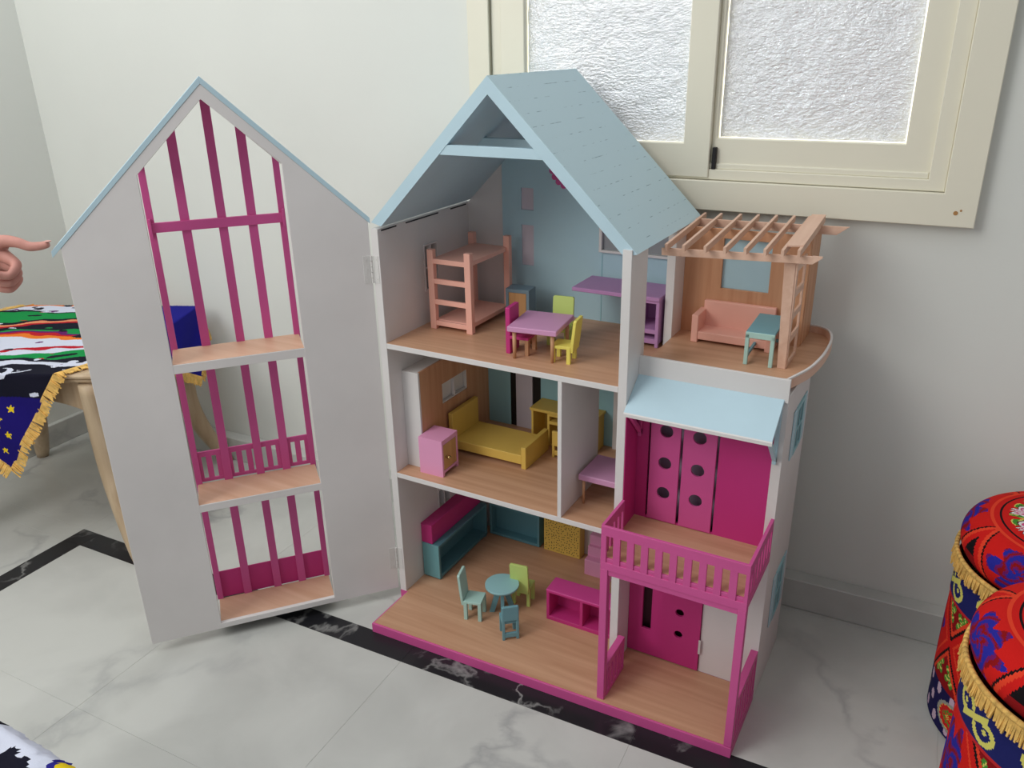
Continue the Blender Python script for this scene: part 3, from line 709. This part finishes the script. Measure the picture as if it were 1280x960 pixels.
# ------------------------------------------------------------------ patterned fabric helpers
def C3(*c): return lin(c)
RED, DRED, ORED = C3(206,28,24), C3(140,14,20), C3(228,66,40)
NAVY, ROYAL, PURPLE = C3(26,22,74), C3(40,40,150), C3(110,24,96)
YG, GREEN, BLK, WHT, PNK, GLD = C3(214,206,104), C3(70,140,50), C3(20,14,18), C3(225,222,220), C3(206,80,130), C3(226,160,60)
def patterned(name, verts, faces, cols, parent, m_, smooth=True):
    me = bpy.data.meshes.new(name); me.from_pydata(verts, [], faces)
    ca_ = me.color_attributes.new('pattern', 'FLOAT_COLOR', 'CORNER'); k = 0
    flat = []
    for f, c in zip(faces, cols): flat += [*c, 1.0]*len(f)
    ca_.data.foreach_set('color', flat)
    me.color_attributes.active_color = ca_
    if smooth: me.polygons.foreach_set('use_smooth', [True]*len(faces))
    me.update(); return link(name, me, m_, parent)
FAB = colattr('printed_tent_fabric')
def ang(a): return (a+math.pi) % (2*math.pi)-math.pi
def motif(u, v):
    """curling blue scroll on purple; u,v in -1..1; None outside its lobed outline"""
    r = math.hypot(u, v); a = math.atan2(v, u)
    if r > .74+.16*math.sin(a*6+1)+.08*math.sin(a*11): return None
    k = math.sin(r*17+a*3+1.6*math.sin(a*4+r*5))
    return ROYAL if k > .15 else (PURPLE if k > -.75 else DRED)
def sprig(u, v):
    r = math.hypot(u, v); a = math.atan2(v, u)
    if r < .9*abs(math.sin(a*2.5))**.6: return GREEN if (math.sin(r*14+a*5) > -.5) else YG
    return None
def diamond_pat(a, b):
    """tall panel: dark red edge, nested orange and black frames, blue scroll heart, green sprigs between"""
    u = (a % 1)*2-1; v = b*2-1
    d = abs(u)*.78+abs(v)*.50
    if d > .92:
        q = sprig((abs(u)-.78)*4.6, (abs(abs(v)-.62)-.0)*3.4) 
        return q if q else (BLK if d > 1.12 and abs(v) < .5 else DRED)
    if d > .86: return ORED
    if d > .81: return BLK
    if d > .70: return RED
    if d > .66: return ORED
    q = motif(u/.62, v/.95)
    return q if q else RED
def scroll(a, b, bgc=NAVY):
    """running S scrolls on a band"""
    x = ((a % 1)-.5)*2.1; y = (b-.5)*1.25
    if b < .09: return C3(190,40,44)
    if b > .95: return BLK
    for s_ in (-1, 1):
        r = math.hypot(x-s_*.42, y+s_*.10); an = math.atan2((y+s_*.10)*s_, (x-s_*.42)*s_)
        if abs(r-.26+.035*an) < .072 and an < 2.2: return YG
        if r < .07: return YG
    if abs(y-.55*x) < .10 and abs(x) < .45: return YG
    return bgc
def pouf(label, loc, rad, h, hf, phase, tall_body, grp='patterned round poufs'):
    t = thing('pouf', label, 'pouf', loc, 0, grp)
    seg = 400
    def surf(name, prof, colf):
        n = len(prof); vv = []; ff = []; cc = []
        for (r, z) in prof:
            for i in range(seg): a = 2*math.pi*i/seg; vv.append((r*math.cos(a), r*math.sin(a), z))
        for j in range(n-1):
            for i in range(seg):
                k = (i+1) % seg; ff.append((j*seg+i, j*seg+k, (j+1)*seg+k, (j+1)*seg+i)); cc.append(colf((i+.5)/seg, (j+.5)/(n-1)))
        return patterned(name, vv, ff, cc, t, FAB)
    # body
    zc = hf-.002
    prof = [(rad*(.985+.015*math.sin(math.pi*j/150)), .004+(zc-.004)*j/150) for j in range(151)]
    def bodycol(a, b):
        a = a+phase
        if b < .26:
            bb_ = b/.26; q = (a*7) % 1-.5; r = math.hypot(q*1.5, (bb_-.5)*1.25)
            if r < .34: return (RED, C3(214,190,90), RED, GREEN, C3(190,40,40))[int(r*16+1.2*abs(math.sin(math.atan2(bb_-.5, q)*8))) % 5]
            if r < .42: return C3(150,150,140)
            return NAVY if (math.sin(a*150)*math.sin(bb_*9) < .45) else C3(196,170,190)
        return diamond_pat(a*5, (b-.26)/.53)
    surf('body', prof, bodycol)
    prof = [(rad*1.006, hf-.092+(.072)*j/50) for j in range(51)]
    surf('scroll_band', prof, lambda a, b: scroll((a+phase)*8, b, C3(30,34,96)))
    # domed cushion: rounded flank, gently domed top
    prof = []; ht = h-hf
    for j in range(121):
        q = j/120
        if q < .38:
            th2 = -1.0+2.3*q/.38; prof.append((rad-.046+.050*math.cos(th2), hf-.006+ht*.95*(math.sin(th2)+.8415)/1.8415))
        else:
            if q-1/120 < .38: rl0, zl0 = prof[-1]
            k = (q-.38)/.62; prof.append((rl0*(1-k)+.0004, zl0+(h-zl0)*math.sin(k*math.pi/2)))
    def topcol(a, b):
        a = a+phase
        if b < .05: return ORED
        if b < .40:
            u = ((a*5) % 1)*2-1; v = (b-.05)/.35
            d = abs(u)+.42*(1-v)
            if d > 1.14: return BLK if .3 < v < .8 else DRED
            if d > 1.02: return RED
            if d > .94: return ORED
            if d > .90: return BLK
            q = motif(u/.72, (v-.50)/.50)
            return q if q else RED
        if b < .425: return ORED
        if b < .47: return RED
        if b < .485: return BLK
        if b < .53: return RED
        u = ((a*9) % 1)-.5
        if b < .80:
            r = math.hypot(u*1.0, (b-.665)*3.2); an = math.atan2(b-.665, u)
            rr_ = r/(1+.18*math.sin(an*8))
            if rr_ < .10: return PNK
            if rr_ < .22: return WHT if math.sin(an*8) > -.2 else PNK
            if rr_ < .29: return PNK
            if rr_ < .36: return WHT
            if rr_ < .40: return C3(90,20,40)
            if rr_ < .53 and abs(u) > .2: return GREEN if math.sin(an*20+r*30) > -.4 else YG
            return RED
        return PNK if math.sin(b*120) > 0 else WHT
    prof0 = (rad, 0)
    surf('cushion', prof, topcol)
    # gold fringe: a braid and hanging tufts
    bm = bmesh.new(); rnd = random.Random(5)
    nT = 420
    for i in range(nT):
        a = 2*math.pi*(i+rnd.uniform(-.3,.3))/nT; r0 = rad*.995+.004; r1 = r0+rnd.uniform(.001,.006); ln = rnd.uniform(.020,.029)
        da = rnd.uniform(-.012,.012); wd = .0016
        tx, ty = -math.sin(a), math.cos(a)
        p = [(r0*math.cos(a)-tx*wd, r0*math.sin(a)-ty*wd, hf+.004), (r0*math.cos(a)+tx*wd, r0*math.sin(a)+ty*wd, hf+.004),
             (r1*math.cos(a+da)+tx*wd*.8, r1*math.sin(a+da)+ty*wd*.8, hf-ln), (r1*math.cos(a+da)-tx*wd*.8, r1*math.sin(a+da)-ty*wd*.8, hf-ln)]
        q = [Vector(v)+Vector((math.cos(a),math.sin(a),0))*.003 for v in p]
        A_ = [bm.verts.new(v) for v in p]; B_ = [bm.verts.new(v) for v in q]
        bm.faces.new(B_); bm.faces.new(A_[::-1])
        for k in range(4): bm.faces.new((A_[k], A_[(k+1)%4], B_[(k+1)%4], B_[k]))
    bmesh.ops.recalc_face_normals(bm, faces=bm.faces)
    o = finish(bm, 'fringe', GOLD, t); o['kind'] = 'stuff'
    bm = bmesh.new()
    for i in range(96):
        a = 2*math.pi*i/96; b2 = 2*math.pi*(i+1)/96; r0 = rad*.995+.006
        addcyl(bm, (r0*math.cos(a), r0*math.sin(a), hf+.003), (r0*math.cos(b2), r0*math.sin(b2), hf+.003), .0042, seg=8)
    finish(bm, 'braid', GOLD, t, True)
    return t
pouf('red patterned round pouf farther back, nearest the window wall', (1.297,.235,0), .1655, .452, .362, .03, 0)
pouf('red patterned round pouf in front at the bottom right corner', (1.318,-.120,0), .1655, .485, .400, .36, 0)

# ------------------------------------------------------------------ left table with draped cloth
aT = R(25); E1 = Vector((math.cos(aT), math.sin(aT), 0)); E2 = Vector((-math.sin(aT), math.cos(aT), 0))
BRc = Vector((-.935,.300,0)); TL, TD, TH = .60, .545, .520
TC = BRc-E1*TL/2-E2*TD/2
t = thing('side_table', 'carved pale wooden table by the left wall under the fringed cloth', 'table', tuple(TC), aT)
box('tabletop', (-TL/2,TL/2,-TD/2,TD/2,TH-.012,TH), WD, t, .004)
box('moulding', (-TL/2+.008,TL/2-.008,-TD/2+.008,TD/2-.008,TH-.024,TH-.012), WD, t, .004)
def arch(n, l): # scalloped apron outline
    pts = [(-l/2, TH-.024), (l/2, TH-.024)]
    for i in range(21):
        u = 1-i/20; x = -l/2+l*u; pts.append((x, TH-.024-.045-.055*abs(2*u-1)**3))
    return pts
for sgn in (-1, 1):
    plate('apron', [arch(0, TL-.06)], .016, (0, sgn*(TD/2-.03), 0), X, Z, WD, t, .002)
    plate('apron', [arch(0, TD-.06)], .016, (sgn*(TL/2-.03), 0, 0), Y, Z, WD, t, .002)
def cabriole(sx, sy):
    bm = bmesh.new(); n = 18; rings = []
    for i in range(n+1):
        s = i/n; z = (TH-.03)*(1-s)
        off = -.020*math.sin(s*math.pi)+.12*max(0, s-.45)**1.5
        hw = .020*(1-s)**.6+.018
        cx = sx*(TL/2-.032+off); cy = sy*(TD/2-.032+off)
        rings.append([bm.verts.new((cx+hw*math.cos(a), cy+hw*math.sin(a), z)) for a in [math.pi/4+k*math.pi/4 for k in range(8)]])
    for a, b in zip(rings, rings[1:]):
        for k in range(8): bm.faces.new((a[k], a[(k+1)%8], b[(k+1)%8], b[k]))
    bm.faces.new(rings[0]); bm.faces.new(rings[-1][::-1]); bmesh.ops.recalc_face_normals(bm, faces=bm.faces)
    return finish(bm, 'leg', WD, t, True)
for sx in (-1, 1):
    for sy in (-1, 1): cabriole(sx, sy)
# cloth: square laid corner-wise over the table
CG = thing('tablecloth', 'multicoloured appliqué cloth with gold fringe draped over the left table', 'tablecloth', tuple(TC)[:2]+(TH,), aT)
HS = .385*1.0
def star(x, y, cx, cy, r):
    dx, dy = x-cx, y-cy; q = math.hypot(dx, dy)
    if q > r: return False
    a = (math.atan2(dy, dx)-math.pi/2) % (2*math.pi/5); a = min(a, 2*math.pi/5-a); k36 = math.pi/5
    return q < r*.42*math.sin(k36)/(math.sin(a)+.42*math.sin(k36-a))
CGREEN, CBLK, CWH, CRED, CPUR, CORG, CYEL, CNAVY, CPEA = C3(20,140,70), C3(18,18,34), C3(206,210,226), C3(180,22,40), C3(96,24,96), C3(226,120,40), C3(226,196,30), C3(26,16,104), C3(222,140,100)
def clothcol(p, q):
    """p along table length, q across (toward back), metres on the flat cloth"""
    if p > .20+.25*max(0,q)*0 and p+q*.35 > .235: return C3(24,22,128)     # plain blue right-hand corner
    if q < -.335+.10*abs(p+.10)*0 and q < -.30-.0*p:
        for cx, cy, r in ((.025,-.395,.026),(-.02,-.365,.009),(.070,-.365,.012),(.010,-.435,.013),(.055,-.430,.012),(-.04,-.41,.011),(.030,-.475,.011)):
            if star(p, q, cx, cy, r): return CYEL
        if q < -.325 or noise.noise(Vector((p*9, q*9, 1))) < .1: return CNAVY
    dcr = math.hypot(p-.055, q+.265)
    if dcr < .026 and math.hypot(p-.043, q+.262) > .021: return CWH
    if abs(q+.245+.03*math.sin(p*25)) < .0035 and p < .12: return CWH
    w1 = noise.noise(Vector((p*5, q*7, 0)))*.06+noise.noise(Vector((p*16, q*30, 2)))*.022
    v = q+w1-.20*p
    bands = [(-.30,CBLK),(-.235,CBLK),(-.205,CWH),(-.18,CBLK),(-.15,CGREEN),(-.125,CWH),(-.105,CRED),(-.03,CWH),(.0,CORG),(.02,CRED),(.04,CPUR),(.055,CGREEN),(.10,CBLK),(.118,CRED),(.135,CPEA),(.155,CBLK),(.235,CGREEN),(.25,CBLK),(.30,CWH),(.34,CORG),(1,CRED)]
    n2 = noise.noise(Vector((p*15, q*26, 4)))*.8+noise.noise(Vector((p*40, q*60, 9)))*.25
    for lim, c in bands:
        if v < lim:
            if n2 > .42: return CBLK if c is not CBLK else CWH
            if n2 < -.46: return CYEL if c is CRED else (CRED if c is CGREEN else CWH if c is CBLK else CPUR)
            return c
    return CRED
def drape(p, q, side=HS):
    ex = max(0, abs(p)-TL/2-.004); ey = max(0, abs(q)-TD/2-.004)
    x = max(-TL/2-.004, min(TL/2+.004, p)); y = max(-TD/2-.004, min(TD/2+.004, q))
    dz = ex+ey
    fold = .006*math.sin(30*(p+q))*min(1, dz/.08)+.004*min(1, dz*8)
    if ex > 0: x += math.copysign(.004+fold+ex*.05, p)
    if ey > 0: y += math.copysign(.004+fold+ey*.05, q)
    return Vector((x, y, .0035+.0008*noise.noise(Vector((p*14,q*14,0)))-dz))
N_ = 270; vv = []; ff = []; cc = []
# cloth corners (front tip, right tip, back tip, left tip) in table axes
cn = [Vector((.035,-.530)), Vector((.500,.180)), Vector((.02,.56)), Vector((-.50,-.06))]
def cuv(s, r): 
    a = cn[0].lerp(cn[1], s); b = cn[3].lerp(cn[2], s); return a.lerp(b, r)
for j in range(N_+1):
    for i in range(N_+1):
        q = cuv(i/N_, j/N_); q_ = drape(q.x, q.y)
        vv.append(q_)
for j in range(N_):
    for i in range(N_):
        c0 = cuv((i+.5)/N_, (j+.5)/N_); ff.append((j*(N_+1)+i, j*(N_+1)+i+1, (j+1)*(N_+1)+i+1, (j+1)*(N_+1)+i)); cc.append(clothcol(c0.x, c0.y))
patterned('cloth', vv, ff, cc, CG, FAB)
bm = bmesh.new(); rnd = random.Random(2)
for e in range(4):
    a, b = cn[e], cn[(e+1) % 4]; out = Vector(((b-a).y, -(b-a).x)).normalized()
    n = 420
    for i in range(n):
        p = a.lerp(b, (i+rnd.uniform(-.4,.4))/n); pe = p+out*rnd.uniform(.018,.026)+ (b-a).normalized()*rnd.uniform(-.006,.006)
        P0 = drape(*(p-out*.004)); P1 = drape(*pe); P0.z += .001
        sd = (drape(*(p+(b-a)*.004))-drape(*p)); sd = sd.normalized()*.0013 if sd.length > 1e-6 else Vector((.003,0,0))
        up = Vector((0,0,.0018)) if abs((P1-P0).normalized().z) < .7 else Vector((P1.x, P1.y, 0)).normalized()*.003
        A_ = [bm.verts.new(x) for x in (P0-sd, P0+sd, P1+sd, P1-sd)]; B_ = [bm.verts.new(v.co+up) for v in A_]
        bm.faces.new(A_); bm.faces.new(B_[::-1])
        for k in range(4): bm.faces.new((A_[k], B_[k], B_[(k+1)%4], A_[(k+1)%4]))
bmesh.ops.recalc_face_normals(bm, faces=bm.faces)
o = finish(bm, 'fringe', GOLD, CG); o['kind'] = 'stuff'

# ------------------------------------------------------------------ patterned ottoman at lower left, mostly out of frame
t = thing('ottoman', 'ottoman with black, white, blue and yellow print at the bottom left corner', 'ottoman', (.0,-1.068,0))
box('base', (-.255,.255,-.175,.175,0,.36), mat('black_upholstery', (30,28,30), .9), t, .01)
vv = []; ff = []; cc = []; n1, n2_ = 130, 90
for j in range(n2_+1):
    for i in range(n1+1):
        u, v = i/n1*2-1, j/n2_*2-1
        e = max(abs(u), abs(v)); z = .40 - .020*max(0, (e-.90)/.10)**1.6 + .004*noise.noise(Vector((u*5,v*5,0)))
        k = .004*noise.noise(Vector((u*30, v*30, 3)))
        vv.append((u*(.27)+k, v*(.188)+k, z))
def ocol(u, v):
    w1 = noise.noise(Vector((u*3, v*4, 5)))*.5+noise.noise(Vector((u*14, v*9, 6)))*.12
    s = (u*2.2+v*1.6+w1*1.2) % 1.6
    return CBLK if s < .45 else (CWH if s < .8 else (C3(40,36,130) if s < 1.05 else (CYEL if s < 1.4 else CBLK)))
for j in range(n2_):
    for i in range(n1):
        ff.append((j*(n1+1)+i, j*(n1+1)+i+1, (j+1)*(n1+1)+i+1, (j+1)*(n1+1)+i)); cc.append(ocol((i+.5)/n1*2-1, (j+.5)/n2_*2-1))
patterned('cover', vv, ff, cc, t, FAB)

# ------------------------------------------------------------------ hand pushing the door corner
tip = Vector((-.3735,-.4370,.9190))+Vector((Rv.x,Rv.y,0)).normalized()*.010
def hp(r, u, f=0): return tip + Vector((Rv.x, Rv.y, 0)).normalized()*r + Vector((0,0,1))*u + Vector((Fv.x, Fv.y, 0)).normalized()*f
hv = []; he = []; hr = []
def hadd(p, r, par=None):
    hv.append(p); hr.append(r); i = len(hv)-1
    if par is not None: he.append((par, i))
    return i
arm0 = hadd(hp(-.42,-.10,.06), .042); a1 = hadd(hp(-.27,-.062,.03), .036, arm0); wr = hadd(hp(-.185,-.036,.010), .026, a1)
pm = hadd(hp(-.140,-.018,.006), .027, wr); pk = hadd(hp(-.108,-.004,.004), .021, pm)
# index, straight
k1 = hadd(hp(-.083,.008,-.004), .0125, pk); k2 = hadd(hp(-.058,.004,-.004), .0098, k1); k3 = hadd(hp(-.040,-.0045,-.003), .0092, k2)
k4 = hadd(hp(-.020,-.0035,-.001), .0080, k3); hadd(hp(-.005,.000,0), .0062, k4)
# middle, ring, little fingers curled
for n_, (oz, of, s_) in enumerate(((-.014,.004,1.0),(-.030,.012,.93),(-.044,.020,.8))):
    b0 = hadd(hp(-.098-.006*n_,oz-.004,of), .0125*s_+.001, pk if n_ == 0 else pm)
    b1 = hadd(hp(-.064-.006*n_,oz-.020,of-.014), .0100*s_, b0); b2 = hadd(hp(-.070-.008*n_,oz-.036,of-.034), .0088*s_, b1)
    hadd(hp(-.096-.006*n_,oz-.032,of-.036), .0075*s_, b2)
# thumb from the side of the palm
t0 = hadd(hp(-.140,-.036,-.024), .0145, pm); t1 = hadd(hp(-.112,-.040,-.046), .0115, t0); hadd(hp(-.086,-.030,-.050), .0088, t1)
me = bpy.data.meshes.new('hand'); me.from_pydata(hv, he, []); 
per = thing('person', 'hand with pointing index finger pressed against the door corner at left', 'person', tuple(hp(-.42,-.10,.06)))
ho = bpy.data.objects.new('hand', me); C.objects.link(ho); ho.parent = per; ho.location = -Vector(per.location)
me.materials.append(SKIN)
sk = ho.modifiers.new('skin', 'SKIN'); sk.use_smooth_shade = True
if not me.skin_vertices: me.attributes
lay = me.skin_vertices[0] if len(me.skin_vertices) else None
for i, v in enumerate(lay.data): v.radius = (hr[i], hr[i]); v.use_root = (i == 0)
sb = ho.modifiers.new('sub', 'SUBSURF'); sb.levels = 2; sb.render_levels = 2
nb = bmesh.new(); bmesh.ops.create_uvsphere(nb, u_segments=12, v_segments=8, radius=1, matrix=Matrix.Translation(hp(-.0065,.0046,-.001)-Vector(per.location)) @ Matrix.Rotation(math.atan2(Rv.y,Rv.x),4,'Z') @ Matrix.Diagonal((.0060,.0048,.0018,1)))
finish(nb, 'fingernail', NAIL, per, True)
